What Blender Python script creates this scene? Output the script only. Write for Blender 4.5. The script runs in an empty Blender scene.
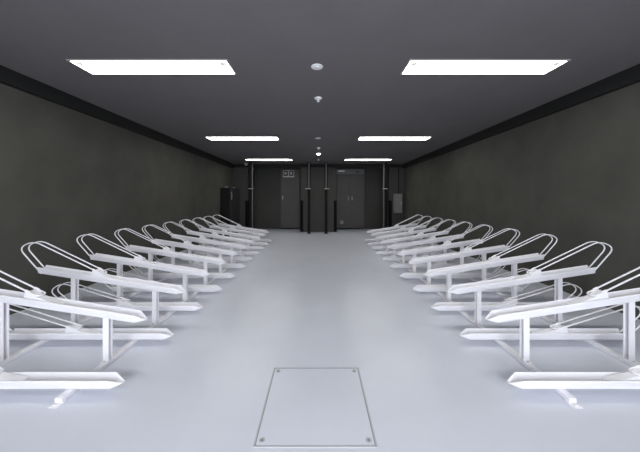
import bpy, bmesh, math, random
from mathutils import Vector, Matrix
random.seed(4)
PI = math.pi
S = bpy.context.scene
C = S.collection

# ------------------------------------------------------------------ camera, world, light, exposure
F = 264.0                       # focal length in pixels of the 640 px wide frame
CAMZ = 1.22
cam_d = bpy.data.cameras.new('camera'); cam = bpy.data.objects.new('camera', cam_d); C.objects.link(cam)
cam_d.sensor_fit = 'HORIZONTAL'; cam_d.sensor_width = 36.0; cam_d.lens = F * 36.0 / 640.0
cam_d.shift_x = 1.5 / 640.0; cam_d.shift_y = -26.0 / 640.0
cam_d.clip_start = 0.02; cam_d.clip_end = 100
cam.location = (0, 0, CAMZ); cam.rotation_euler = (PI / 2, 0, 0)
S.camera = cam

w = bpy.data.worlds.new('world'); S.world = w; w.use_nodes = True
bg = w.node_tree.nodes['Background']; bg.inputs[0].default_value = (0.75, 0.85, 1.0, 1); bg.inputs[1].default_value = 0.6

LAMP = 13.5                      # emission of the fluorescent diffusers
DAY = 200.0                     # daylight coming in through the open entrance behind the camera
a = bpy.data.lights.new('entrance_daylight', 'AREA'); a.shape = 'RECTANGLE'; a.size = 3.2; a.size_y = 2.2
a.energy = DAY; a.color = (0.88, 0.92, 1.0)
ao = bpy.data.objects.new('entrance_daylight', a); C.objects.link(ao)
ao.location = (0, -2.05, 1.2); ao.rotation_euler = (PI / 2, 0, 0)

S.view_settings.view_transform = 'Standard'; S.view_settings.look = 'None'
S.view_settings.exposure = 0.08; S.view_settings.gamma = 1.0; S.view_settings.use_curve_mapping = False
S.cycles.use_denoising = True
S.cycles.max_bounces = 10; S.cycles.diffuse_bounces = 6

# ------------------------------------------------------------------ materials
def mat(name, col, rough=0.5, metal=0.0, spec=0.5, var=0.0, scale=3.0, bump=0.0, bscale=60.0):
    m = bpy.data.materials.new(name); m.use_nodes = True
    nt = m.node_tree; p = nt.nodes['Principled BSDF']
    p.inputs['Roughness'].default_value = rough; p.inputs['Metallic'].default_value = metal
    p.inputs['Specular IOR Level'].default_value = spec
    p.inputs['Base Color'].default_value = (*col, 1)
    tc = nt.nodes.new('ShaderNodeTexCoord')
    if var > 0:
        n = nt.nodes.new('ShaderNodeTexNoise'); n.inputs['Scale'].default_value = scale
        n.inputs['Detail'].default_value = 6; n.inputs['Roughness'].default_value = 0.6
        r = nt.nodes.new('ShaderNodeValToRGB')
        r.color_ramp.elements[0].position = 0.3; r.color_ramp.elements[1].position = 0.7
        r.color_ramp.elements[0].color = (*[c * (1 - var) for c in col], 1)
        r.color_ramp.elements[1].color = (*[min(1, c * (1 + var)) for c in col], 1)
        nt.links.new(tc.outputs['Object'], n.inputs['Vector'])
        nt.links.new(n.outputs['Fac'], r.inputs['Fac'])
        nt.links.new(r.outputs['Color'], p.inputs['Base Color'])
    if bump > 0:
        n2 = nt.nodes.new('ShaderNodeTexNoise'); n2.inputs['Scale'].default_value = bscale; n2.inputs['Detail'].default_value = 4
        b = nt.nodes.new('ShaderNodeBump'); b.inputs['Strength'].default_value = bump; b.inputs['Distance'].default_value = 0.01
        nt.links.new(tc.outputs['Object'], n2.inputs['Vector'])
        nt.links.new(n2.outputs['Fac'], b.inputs['Height']); nt.links.new(b.outputs['Normal'], p.inputs['Normal'])
    return m

def emit(name, col, strength):
    m = bpy.data.materials.new(name); m.use_nodes = True
    nt = m.node_tree; nt.nodes.clear()
    e = nt.nodes.new('ShaderNodeEmission'); e.inputs[0].default_value = (*col, 1); e.inputs[1].default_value = strength
    o = nt.nodes.new('ShaderNodeOutputMaterial'); nt.links.new(e.outputs[0], o.inputs[0])
    return m

M = dict(
    floor=mat('grey_floor_coating', (0.665, 0.69, 0.765), 0.30, spec=0.55, var=0.035, scale=1.6, bump=0.02, bscale=40),
    wall=mat('dark_olive_grey_plaster', (0.066, 0.0645, 0.056), 0.7, spec=0.25, var=0.16, scale=2.2, bump=0.12, bscale=35),
    pier=mat('dark_grey_plaster', (0.055, 0.054, 0.050), 0.75, spec=0.25, var=0.08, scale=1.3, bump=0.1, bscale=35),
    ceil=mat('charcoal_ceiling_board', (0.148, 0.141, 0.143), 0.9, spec=0.1, var=0.04, scale=2, bump=0.15, bscale=120),
    black=mat('black_trim', (0.016, 0.016, 0.0155), 0.7, spec=0.2),
    rubber=mat('black_rubber', (0.006, 0.006, 0.006), 0.8, spec=0.1),
    rack=mat('white_powder_coat', (0.85, 0.84, 0.87), 0.38, spec=0.45),
    steel=mat('brushed_steel', (0.55, 0.55, 0.56), 0.3, metal=1.0),
    gasket=mat('grey_frame', (0.46, 0.46, 0.48), 0.5),
    seam=mat('dark_seam', (0.08, 0.08, 0.085), 0.8),
    door=mat('brown_grey_door', (0.070, 0.063, 0.058), 0.5, spec=0.35, var=0.05, scale=2),
    frame=mat('dark_door_frame', (0.050, 0.047, 0.044), 0.5, spec=0.35),
    transom=mat('light_transom', (0.13, 0.128, 0.125), 0.45),
    pole=mat('charcoal_painted_pole', (0.007, 0.007, 0.007), 0.6, spec=0.12),
    lgrey=mat('light_grey_metal', (0.33, 0.32, 0.31), 0.45, spec=0.4),
    cabinet=mat('black_cabinet_paint', (0.008, 0.008, 0.009), 0.5, spec=0.25),
    cabdoor=mat('charcoal_cabinet_door', (0.024, 0.024, 0.025), 0.4, spec=0.4),
    white=mat('white_plastic', (0.78, 0.78, 0.78), 0.4),
    label=mat('grey_sticker', (0.22, 0.22, 0.23), 0.6),
    signb=mat('black_sign', (0.006, 0.006, 0.006), 0.5),
    signg=mat('grey_sign', (0.5, 0.5, 0.5), 0.5),
    tube=emit('fluorescent_diffuser', (1.0, 0.99, 0.95), LAMP),
    track=mat('grey_guide_rail', (0.12, 0.12, 0.118), 0.4),
    boxgrey=mat('grey_box_paint', (0.20, 0.193, 0.185), 0.5, spec=0.3),
    clip=emit('backlit_print', (1.0, 1.0, 0.95), 0.62),
    led=emit('led_lens', (1.0, 0.97, 0.92), 22.0),
)

# ------------------------------------------------------------------ helpers
def obj(name, bm, m, parent=None, smooth=False, bevel=0.0, solid=0.0):
    bmesh.ops.recalc_face_normals(bm, faces=bm.faces)
    me = bpy.data.meshes.new(name); bm.to_mesh(me); bm.free()
    o = bpy.data.objects.new(name, me); C.objects.link(o); me.materials.append(M[m] if isinstance(m, str) else m)
    if smooth:
        for p in me.polygons: p.use_smooth = True
    if solid:
        s = o.modifiers.new('solid', 'SOLIDIFY'); s.thickness = solid; s.offset = 0
    if bevel:
        b = o.modifiers.new('bevel', 'BEVEL'); b.width = bevel; b.segments = 2; b.limit_method = 'ANGLE'
    if parent: o.parent = parent
    return o

def box(bm, x0, x1, y0, y1, z0, z1):
    vs = [bm.verts.new(v) for v in ((x0,y0,z0),(x1,y0,z0),(x1,y1,z0),(x0,y1,z0),(x0,y0,z1),(x1,y0,z1),(x1,y1,z1),(x0,y1,z1))]
    for f in ((3,2,1,0),(4,5,6,7),(0,1,5,4),(1,2,6,5),(2,3,7,6),(3,0,4,7)):
        bm.faces.new([vs[i] for i in f])
    return bm

def bx(*a):
    return box(bmesh.new(), *a)

def tube(bm, pts, r, n=8, cap=True):
    pts = [Vector(p) for p in pts]; rings = []
    t0 = (pts[1] - pts[0]).normalized()
    up = Vector((0, 1, 0)) if abs(t0.y) < 0.9 else Vector((0, 0, 1))
    nrm = (up - t0 * up.dot(t0)).normalized()
    for i, p in enumerate(pts):
        t = (pts[min(i + 1, len(pts) - 1)] - pts[max(i - 1, 0)]).normalized()
        nrm = (nrm - t * nrm.dot(t)).normalized(); b = t.cross(nrm)
        rings.append([bm.verts.new(p + (nrm * math.cos(2*PI*k/n) + b * math.sin(2*PI*k/n)) * r) for k in range(n)])
    for A, B in zip(rings, rings[1:]):
        for k in range(n): bm.faces.new((A[k], A[(k+1) % n], B[(k+1) % n], B[k]))
    if cap:
        bm.faces.new(rings[0][::-1]); bm.faces.new(rings[-1])
    return bm

def lathe(bm, prof, c=(0, 0, 0), n=24):
    rings = []
    for r, z in prof:
        if r < 1e-6: rings.append([bm.verts.new((c[0], c[1], c[2] + z))])
        else: rings.append([bm.verts.new((c[0] + r*math.cos(2*PI*k/n), c[1] + r*math.sin(2*PI*k/n), c[2] + z)) for k in range(n)])
    for A, B in zip(rings, rings[1:]):
        for k in range(n):
            k2 = (k + 1) % n
            if len(A) == 1 and len(B) == 1: continue
            if len(A) == 1: bm.faces.new((A[0], B[k], B[k2]))
            elif len(B) == 1: bm.faces.new((A[k], B[0], A[k2]))
            else: bm.faces.new((A[k], B[k], B[k2], A[k2]))
    return bm

def fillet(pts, rad, steps=7):
    """polyline with its corners rounded"""
    pts = [Vector(p) for p in pts]; out = [pts[0]]
    for i in range(1, len(pts) - 1):
        p, a_, b_ = pts[i], (pts[i-1] - pts[i]), (pts[i+1] - pts[i])
        r = min(rad[i], a_.length * 0.49, b_.length * 0.49) if isinstance(rad, (list, tuple)) else min(rad, a_.length*0.49, b_.length*0.49)
        s, e = p + a_.normalized() * r, p + b_.normalized() * r
        for k in range(steps + 1):
            t = k / steps
            out.append(s * (1-t)**2 + p * 2*t*(1-t) + e * t*t)
    out.append(pts[-1])
    return out

def tag(o, label, cat, group=None):
    o['label'] = label; o['category'] = cat
    if group: o['group'] = group
    return o

def thing(name, label, cat, loc=(0, 0, 0), rz=0.0, group=None):
    o = bpy.data.objects.new(name, None); C.objects.link(o); o.empty_display_size = 0.1
    o.location = loc; o.rotation_euler = (0, 0, rz)
    return tag(o, label, cat, group)

def struct(name, bm, m, parent=None, **k):
    o = obj(name, bm, m, parent, **k)
    if parent is None: o['kind'] = 'structure'
    return o

def kids(o):
    return [c for c in C.objects if c.parent == o]

def dup(root, loc, rz, label, group=None):
    r = root.copy(); C.objects.link(r); r.location = loc; r.rotation_euler = (0, 0, rz)
    r['label'] = label
    if group: r['group'] = group
    def rec(src, dst):
        for ch in kids(src):
            c = ch.copy(); C.objects.link(c); c.parent = dst
            rec(ch, c)
    rec(root, r)
    return r

ORD = ['nearest', 'second nearest', 'third nearest', 'fourth nearest', 'fifth nearest', 'sixth nearest', 'seventh nearest',
       'eighth nearest', 'ninth nearest', 'tenth nearest', 'eleventh nearest']

# ------------------------------------------------------------------ room shell
H = 2.58; WX = 3.27; YB = 10.06; YD = 11.1; YF = -2.2
PX = 2.70; CX = 0.675           # alcove edges
struct('floor', bx(-WX - .2, WX + .2, YF - .2, YD + .3, -0.1, 0), 'floor')
struct('ceiling', bx(-WX - .2, WX + .2, YF - .2, YD + .3, H, H + 0.12), 'ceil')
struct('wall_left', bx(-WX - .2, -WX, YF - .2, YD + .3, 0, H), 'wall')
struct('wall_right', bx(WX, WX + .2, YF - .2, YD + .3, 0, H), 'wall')
struct('wall_back', bx(-WX, WX, YD, YD + .3, 0, H), 'pier')
struct('wall_back_left', bx(-WX, -PX, YB, YD, 0, H), 'pier')
struct('wall_back_centre', bx(-CX, CX, YB, YD, 0, H), 'pier')
struct('wall_back_right', bx(PX, WX, YB, YD, 0, H), 'pier')
b = bmesh.new()                 # front wall with the wide entrance opening behind the camera
box(b, -WX, -1.7, YF - .2, YF, 0, H); box(b, 1.7, WX, YF - .2, YF, 0, H); box(b, -1.7, 1.7, YF - .2, YF, 2.35, H)
struct('wall_front', b, 'wall')
# dark boxed trim along the top of the walls
struct('trim_1', bx(-WX, -3.2, YF, YB, H - .158, H), 'black')
struct('trim_2', bx(3.2, WX, YF, YB, H - .158, H), 'black')
struct('trim_3', bx(-3.2, 3.2, YB - .05, YB, H - .12, H), 'black')

# ------------------------------------------------------------------ doors in the alcoves
def door_leaf(parent, x0, x1, z0, z1, name='leaf'):
    return obj(name, bx(x0, x1, YD - .075, YD - .03, z0, z1), 'door', parent, bevel=.003)

def door_frame(parent, x0, x1, z1):
    b = bmesh.new(); t = .035
    box(b, x0 - t, x0, YD - .09, YD, 0, z1 + t); box(b, x1, x1 + t, YD - .09, YD, 0, z1 + t)
    box(b, x0, x1, YD - .09, YD, z1, z1 + t)
    return obj('frame', b, 'frame', parent)

def lever(parent, x, z, d):
    b = bmesh.new(); box(b, x - .018, x + .018, YD - .083, YD - .075, z - .085, z + .085)
    pl = obj('handle', b, 'lgrey', parent, bevel=.003)
    b = bmesh.new(); tube(b, [(x, YD - .08, z + .03), (x, YD - .125, z + .03), (x + d * .03, YD - .13, z + .03), (x + d * .06, YD - .13, z + .03)], .008)
    obj('lever', b, 'steel', pl, smooth=True)

d1 = bpy.data.objects.new('door_1', None); C.objects.link(d1); d1['kind'] = 'structure'
door_frame(d1, -1.565, -.80, 2.46); door_leaf(d1, -1.56, -.805, .06, 2.45)
obj('threshold', bx(-1.56, -.805, YD - .08, YD, 0, .05), 'black', d1)
lever(d1, -1.50, 1.31, 1)
d2 = bpy.data.objects.new('door_2', None); C.objects.link(d2); d2['kind'] = 'structure'
door_frame(d2, .74, 1.91, 2.50)
door_leaf(d2, .745, 1.322, .06, 2.30); door_leaf(d2, 1.328, 1.905, .06, 2.30)
tr = obj('transom', bx(.745, 1.905, YD - .075, YD - .03, 2.305, 2.495), 'transom', d2)
obj('nameplate', bx(.83, 1.09, YD - .082, YD - .075, 2.40, 2.455), 'white', tr)
obj('vent', bx(1.55, 1.70, YD - .08, YD - .075, 2.36, 2.42), 'signb', tr)
obj('threshold', bx(.745, 1.905, YD - .08, YD, 0, .05), 'black', d2)
for x in (1.25, 1.40):
    b = bmesh.new(); box(b, x - .022, x + .022, YD - .083, YD - .075, 1.21, 1.37)
    h = obj('handle', b, 'lgrey', d2, bevel=.003)
    obj('pull', tube(bmesh.new(), [(x, YD-.08, 1.23), (x, YD-.11, 1.24), (x, YD-.11, 1.34), (x, YD-.08, 1.35)], .008), 'steel', h, smooth=True)
obj('sticker', bx(.90, 1.04, YD - .078, YD - .0745, .22, .36), 'label', d2)

# two square signs above the single door
for k, (x0, lab) in enumerate(((-1.47, 'square black pictogram sign above the single door, the one nearer the side wall'),
                               (-1.235, 'square black pictogram sign above the single door, the one nearer the centre pier'))):
    t = thing('door_sign', lab, 'sign', (x0 + .1, YD - .075, 2.33), 0, 'signs above the single door')
    obj('plate', bx(-.115, .115, -.012, 0, -.16, .16), 'signg', t, bevel=.002)
    obj('pictogram_square', bx(-.09, .09, -.016, -.012, -.105, .105), 'signb', t)
    b = bmesh.new(); box(b, -.045, .035, -.02, -.016, -.045, .055)
    obj('pictogram', b, 'signg', t)

# corner guards: black rubber angle strips on the pier corners, up to 1.2 m
guards = [(-PX, -1, 'black rubber corner guard on the pier beside the tall black cabinet'),
          (-CX, 1, 'black rubber corner guard on the centre pier beside the single door'),
          (CX, -1, 'black rubber corner guard on the centre pier beside the double doors'),
          (PX, 1, 'black rubber corner guard on the pier beside the grey wall box')]
for x, s, lab in guards:
    b = bmesh.new(); t = .02; wd = .09
    xs = sorted((x - s * t, x + s * wd)); box(b, xs[0], xs[1], YB - t, YB, 0.01, 1.2)
    xs = sorted((x - s * t, x)); box(b, xs[0], xs[1], YB, YB + wd, 0.01, 1.2)
    tag(obj('corner_guard', b, 'rubber', bevel=.004), lab, 'corner guard', 'corner guards on the piers')

# slim poles from floor to ceiling in front of the alcoves
poles = [(-2.475, 1, .075, 'slim black floor-to-ceiling post beside the tall black cabinet'),
         (-.345, -1, 0, 'slim black floor-to-ceiling post before the centre pier, nearer the single door'),
         (.275, 1, 0, 'slim black floor-to-ceiling post before the centre pier, nearer the double doors'),
         (2.445, -1, .075, 'slim black floor-to-ceiling post beside the grey wall box')]
for x, s, off, lab in poles:
    t = thing('ceiling_post', lab, 'post', (x, 9.6, 0), 0, 'slim posts before the doors')
    obj('shaft', bx(-.052, .052, -.03, .03, .012, H - .012), 'pole', t, bevel=.006)
    obj('base_plate', bx(-.07, .07, -.06, .06, 0, .012), 'rubber', t, bevel=.002)
    obj('top_plate', bx(-.065, .065, -.055, .055, H - .012, H), 'pole', t, bevel=.002)
    z0 = .05 if off else 1.64
    if off: b = bx(*sorted((s * .053, s * .09)), -.02, .02, z0, H - .012)
    else: b = bx(-.018, .018, -.048, -.03, z0, H - .012)
    obj('guide_rail', b, 'track', t, bevel=.003)
    b = bmesh.new(); xs = sorted((-s * .058, s * .13)); box(b, xs[0], xs[1], -.056, -.03, 1.615, 1.645)
    obj('clamp', b, 'lgrey', t, bevel=.002)

# black cabinet against the left wall, far end
t = thing('cabinet', 'tall black metal cabinet against the left wall near the far end', 'cabinet', (-WX + .01, 8.77, 0))
obj('body', bx(0, .315, 0, 1.0, .05, 1.62), 'cabinet', t, bevel=.004)
obj('plinth', bx(.01, .29, .02, .98, 0, .05), 'rubber', t)
for k, (y0, y1, hy) in enumerate(((.01, .497, .06), (.503, .99, .93))):
    dr = obj('door', bx(.315, .333, y0, y1, .07, 1.60), 'cabdoor', t, bevel=.003)
    b = bmesh.new(); tube(b, [(.333, hy, 1.24), (.36, hy, 1.25), (.36, hy, 1.47), (.333, hy, 1.48)], .012)
    obj('handle', b, 'lgrey' if k == 0 else 'cabdoor', dr, smooth=True)
for y in (.12, .88):
    b = bmesh.new(); tube(b, [(.16 - .04, y, 1.62)] + [(.16 + .04 * math.cos(PI - PI*k/8), y, 1.64 + .04 * math.sin(PI*k/8)) for k in range(9)] + [(.2, y, 1.62)], .01)
    obj('lifting_eye', b, 'gasket', t, smooth=True)

# grey box on the back right pier
t = thing('wall_box', 'light grey metal wall box on the pier right of the double doors', 'wall box', (2.995, YB, .73))
obj('body', bx(-.145, .145, -.16, 0, 0, .72), 'boxgrey', t, bevel=.006)
dr = obj('door', bx(-.138, .138, -.172, -.16, .012, .708), 'boxgrey', t, bevel=.004)
obj('lock', bx(.09, .115, -.18, -.172, .33, .40), 'steel', dr)
obj('conduit', tube(bmesh.new(), [(.05, -.03, .72), (.05, -.03, H - .73 - .12)], .012), 'pole', t, smooth=True)

# ------------------------------------------------------------------ ceiling lights
def make_light(loc, label):
    L, D = 1.525, .265
    t = thing('ceiling_light', label, 'ceiling light', loc, 0, 'recessed ceiling lights')
    b = bmesh.new(); f = .016
    box(b, -L/2 - f, L/2 + f, -D/2 - f, -D/2, -.012, -.0005); box(b, -L/2 - f, L/2 + f, D/2, D/2 + f, -.012, -.0005)
    box(b, -L/2 - f, -L/2, -D/2, D/2, -.012, -.0005); box(b, L/2, L/2 + f, -D/2, D/2, -.012, -.0005)
    obj('frame', b, 'lgrey', t)
    obj('diffuser', bx(-L/2, L/2, -D/2, D/2, -.008, -.0005), 'tube', t)
    for s in (-1, 1):
        obj('end_clip', bx(s*(L/2-.055)-.03, s*(L/2-.055)+.03, -.10, -.04, -.0088, -.008), 'clip', t)
    return t
light0 = None
rows = [(2.695, 'nearest pair in view'), (5.8, 'second pair from the camera'), (8.88, 'farthest pair, before the doors'), (-.4, 'pair above the camera')]
for y, rl in rows:
    for sx, sl in ((-1, 'left'), (1, 'right')):
        lab = 'long bright recessed ceiling light, %s one of the %s' % (sl, rl)
        if light0 is None: light0 = make_light((sx * 1.657, y, H), lab)
        else: dup(light0, (sx * 1.657, y, H), 0, lab)

# small round ceiling fittings along the centre line
def detector(x, y, lab, r=.06):
    t = thing('smoke_detector', lab, 'smoke detector', (x, y, H), 0, 'smoke detectors on the ceiling')
    obj('base', lathe(bmesh.new(), [(0, 0), (r, 0), (r, -.005), (r*.93, -.009), (0, -.009)]), 'white', t, smooth=False)
    obj('chamber', lathe(bmesh.new(), [(r*.5, -.009), (r*.45, -.014), (r*.35, -.016), (0, -.016)]), 'white', t, smooth=False)
def sprinkler(x, y, lab, r=.052):
    t = thing('sprinkler_head', lab, 'sprinkler', (x, y, H), 0, 'sprinkler heads on the ceiling')
    obj('escutcheon', lathe(bmesh.new(), [(0, 0), (r, 0), (r*.85, -.014), (r*.4, -.018), (0, -.018)]), 'white', t)
    obj('nozzle', lathe(bmesh.new(), [(r*.35, -.018), (r*.3, -.04), (r*.45, -.044), (r*.4, -.05), (0, -.052)]), 'white', t)
detector(-.015, 2.69, 'round white smoke detector on the ceiling between the nearest lights')
sprinkler(-.005, 3.52, 'small white sprinkler head on the ceiling behind the nearest smoke detector')
detector(-.01, 5.8, 'round white smoke detector on the ceiling between the second pair of lights')
sprinkler(0, 6.85, 'small white sprinkler head on the ceiling just before the glowing lamp')
t = thing('downlight', 'small round glowing ceiling downlight in front of the doors', 'downlight', (0, 7.7, H))
obj('ring', lathe(bmesh.new(), [(.05, -.012), (.062, -.014), (.07, 0), (0, 0)]), 'white', t)
obj('lens', lathe(bmesh.new(), [(.05, -.012), (.042, -.03), (.02, -.04), (0, -.042)]), 'led', t, smooth=True)
sprinkler(0, 8.8, 'small pale sprinkler head on the ceiling between the farthest lights', .035)
t = thing('dome_camera', 'small grey dome fitting on the ceiling above the cabinet side pole', 'ceiling dome', (-2.66, 9.7, H))
obj('collar', lathe(bmesh.new(), [(0, 0), (.075, 0), (.075, -.03), (0, -.03)]), 'lgrey', t)
obj('dome', lathe(bmesh.new(), [(.062, -.03), (.06, -.055), (.045, -.085), (.022, -.1), (0, -.104)]), 'lgrey', t, smooth=True)

# ------------------------------------------------------------------ floor hatch
t = thing('floor_hatch', 'square flush floor hatch with a metal rim in the middle of the aisle', 'floor hatch', (-.016, 1.607, 0))
b = bmesh.new(); o_, i_ = .307, .299
box(b, -o_, o_, -o_, -i_, 0, .004); box(b, -o_, o_, i_, o_, 0, .004); box(b, -o_, -i_, -i_, i_, 0, .004); box(b, i_, o_, -i_, i_, 0, .004)
obj('frame', b, 'gasket', t)
obj('seam', bx(-i_, i_, -i_, i_, 0, .001), 'seam', t)
obj('cover', bx(-.296, .296, -.296, .296, .001, .004), 'floor', t)
for sx in (-1, 1):
    for sy in (-1, 1):
        sc = obj('screw', lathe(bmesh.new(), [(.016, .004), (.015, .0055), (.010, .0055), (.010, .0043), (0, .0043)], (sx*.270, sy*.270, 0)), 'gasket', t)
        obj('slot', lathe(bmesh.new(), [(.006, .0043), (.006, .0050), (0, .0050)], (sx*.270, sy*.270, 0)), 'label', sc)

# ------------------------------------------------------------------ bicycle racks
B1, B2 = 0.302, 1.078           # local x of the two floor beams
RL = 1.405                       # rail length
BEAMH = .032
TILT = math.atan(0.154)

def rail_map(tilt, x0, z0):
    ct, st = math.cos(tilt), math.sin(tilt)
    return lambda s, y, n: (x0 + s*ct - n*st, y, z0 + s*st + n*ct)

def rail_bm(T):
    # folded sheet: flat bed, flared sides, small outward lip; the mouth tapers to a blunt point
    prof = [(-.047, .055), (-.043, .062), (-.022, .006), (-.017, .0), (.017, .0), (.022, .006), (.043, .062), (.047, .055)]
    st = [(0, .25, .06), (.012, .36, .16), (.075, 1, 1), (.2, 1, 1), (.8, 1, 1), (RL, 1, 1)]
    b = bmesh.new(); rows_ = []
    for s, wy, hn in st:
        rows_.append([b.verts.new(T(s, y * wy, n * hn + max(0, .027 * (1 - s / .075)))) for y, n in prof])
    for A, B in zip(rows_, rows_[1:]):
        for k in range(len(prof) - 1): b.faces.new((A[k], A[k+1], B[k+1], B[k]))
    return b

def loop_bm(T):
    h = .031
    pts = [(1.365, h, .004), (1.618, h, .215), (1.485, h, .300), (.84, h, .103), (.79, h, .090), (.79, -h, .090), (.84, -h, .103), (1.485, -h, .300), (1.618, -h, .215), (1.365, -h, .004)]
    rad = [0, .09, .09, .03, .03, .03, .03, .09, .09, 0]
    path = fillet([T(s, y, n) for s, y, n in pts], rad)
    return tube(bmesh.new(), path, .0056, 8)

def bracket_bm(T):
    # sloping ramp that ends in a block, the loop clamped on it
    b = bmesh.new(); hw = .028
    prof = [(.63, .004), (.63, .046), (.80, .080), (.845, .104), (.885, .108), (.897, .100), (.897, .004)]
    L = [b.verts.new(T(s, -hw, n)) for s, n in prof]; R = [b.verts.new(T(s, hw, n)) for s, n in prof]
    b.faces.new(L); b.faces.new(R[::-1])
    for k in range(len(prof)):
        k2 = (k + 1) % len(prof); b.faces.new((L[k], L[k2], R[k2], R[k]))
    # clamp ears around the two wires
    for y in (-.031, .031):
        tube(b, [T(.852, y, .107), T(.888, y, .118)], .0095, 8)
    return b

def post_bm(x, ztop, tilt_s):
    # channel-section post, its open side towards the aisle
    b = bmesh.new(); w_, d, t = .0215, .020, .006
    prof = [(-w_, -d), (w_, -d), (w_, d), (-w_, d), (-w_, d - t), (w_ - t, d - t), (w_ - t, -d + t), (-w_, -d + t)]
    lo = [b.verts.new((x + px, py, BEAMH + .005)) for px, py in prof]
    hi = [b.verts.new((x + px, py, ztop + px * tilt_s)) for px, py in prof]
    b.faces.new(lo[::-1]); b.faces.new(hi)
    for k in range(8): b.faces.new((lo[k], lo[(k+1) % 8], hi[(k+1) % 8], hi[k]))
    return b

def make_low(label):
    t = thing('bicycle_rack', label, 'bicycle rack', (0, 0, 0), 0, 'low racks of the row')
    T = rail_map(0, 0, BEAMH + .004)
    rail = obj('rail', rail_bm(T), 'rack', t, solid=.005)
    obj('wheel_loop', loop_bm(T), 'rack', t, smooth=True)
    obj('loop_bracket', bracket_bm(T), 'rack', t, bevel=.004)
    return t

def make_high(label):
    t = thing('raised_bicycle_rack', label, 'bicycle rack', (0, 0, 0), 0, 'raised racks of the row')
    z0 = .307
    T = rail_map(TILT, .02, z0)
    rail = obj('rail', rail_bm(T), 'rack', t, solid=.005)
    obj('wheel_loop', loop_bm(T), 'rack', t, smooth=True)
    obj('loop_bracket', bracket_bm(T), 'rack', t, bevel=.004)
    for x in (B1, B2):
        p = obj('post', post_bm(x, z0 + (x - .02) * .154 - .002, .154), 'rack', t)
        b = bmesh.new(); box(b, x - .028, x + .028, -.04, .04, BEAMH, BEAMH + .005)
        obj('foot_plate', b, 'rack', p, bevel=.002)
        for y in (-.031, .031):
            obj('bolt', lathe(bmesh.new(), [(.006, 0), (.006, .005), (0, .006)], (x, y, BEAMH + .005), 6), 'steel', p)
    return t

PITCH = .585; LOW0 = 1.675; HIGH0 = 1.96
SPLAY = {'left': (1.250, .013), 'right': (1.215, .013)}   # rail mouths: distance from the axis at the camera end, and its growth per metre
def tipx(side, y):
    a_, b_ = SPLAY[side]
    return (a_ + b_ * (y - 1.7)) * (-1 if side == 'left' else 1)
low0 = high0 = None
for side, sx, rz in (('left', -1, PI), ('right', 1, 0)):
    for k in range(11):
        y = LOW0 + PITCH * k
        lab = 'white low bicycle rack lying on the floor beams, %s of the %s row' % (ORD[k] if k < 10 else 'farthest', side)
        if low0 is None:
            low0 = make_low(lab); low0.location = (tipx(side, y) - sx * .012, y, 0); low0.rotation_euler = (0, 0, rz); low0['group'] = 'low bicycle racks of the left row'
        else: dup(low0, (tipx(side, y) - sx * .012, y, 0), rz, lab, 'low bicycle racks of the %s row' % side)
    for k in range(10):
        y = HIGH0 + PITCH * k
        lab = 'white raised bicycle rack tilted up on two posts, %s of the %s row' % (ORD[k] if k < 9 else 'farthest', side)
        if high0 is None:
            high0 = make_high(lab); high0.location = (tipx(side, y) + sx * .009, y, 0); high0.rotation_euler = (0, 0, rz); high0['group'] = 'raised bicycle racks of the left row'
        else: dup(high0, (tipx(side, y) + sx * .009, y, 0), rz, lab, 'raised bicycle racks of the %s row' % side)

# floor beams the racks are bolted to
def beam(x, rz, label):
    t = thing('floor_beam', label, 'floor beam', (x, 1.58, 0), rz, 'floor beams under the racks')
    Lb = 7.70 - 1.58
    obj('rail', bx(-.022, .022, 0, Lb, .003, BEAMH), 'rack', t, bevel=.003)
    for y0, y1, yb in ((-.035, .03, -.02), (Lb - .03, Lb + .035, Lb + .02)):
        p = obj('foot_tab', bx(-.026, .026, y0, y1, 0, .004), 'rack', t, bevel=.001)
        obj('bolt', lathe(bmesh.new(), [(.008, .004), (.008, .010), (0, .011)], (0, yb, 0), 6), 'rack', p)
for side, sx in (('left', -1), ('right', 1)):
    for x, nm in ((B1, 'the aisle end of'), (B2, 'the wall end of')):
        beam(tipx(side, 1.56) + sx * (x + .009), -sx * math.atan(SPLAY[side][1]), 'long white floor beam under %s the %s row of racks' % (nm, side))
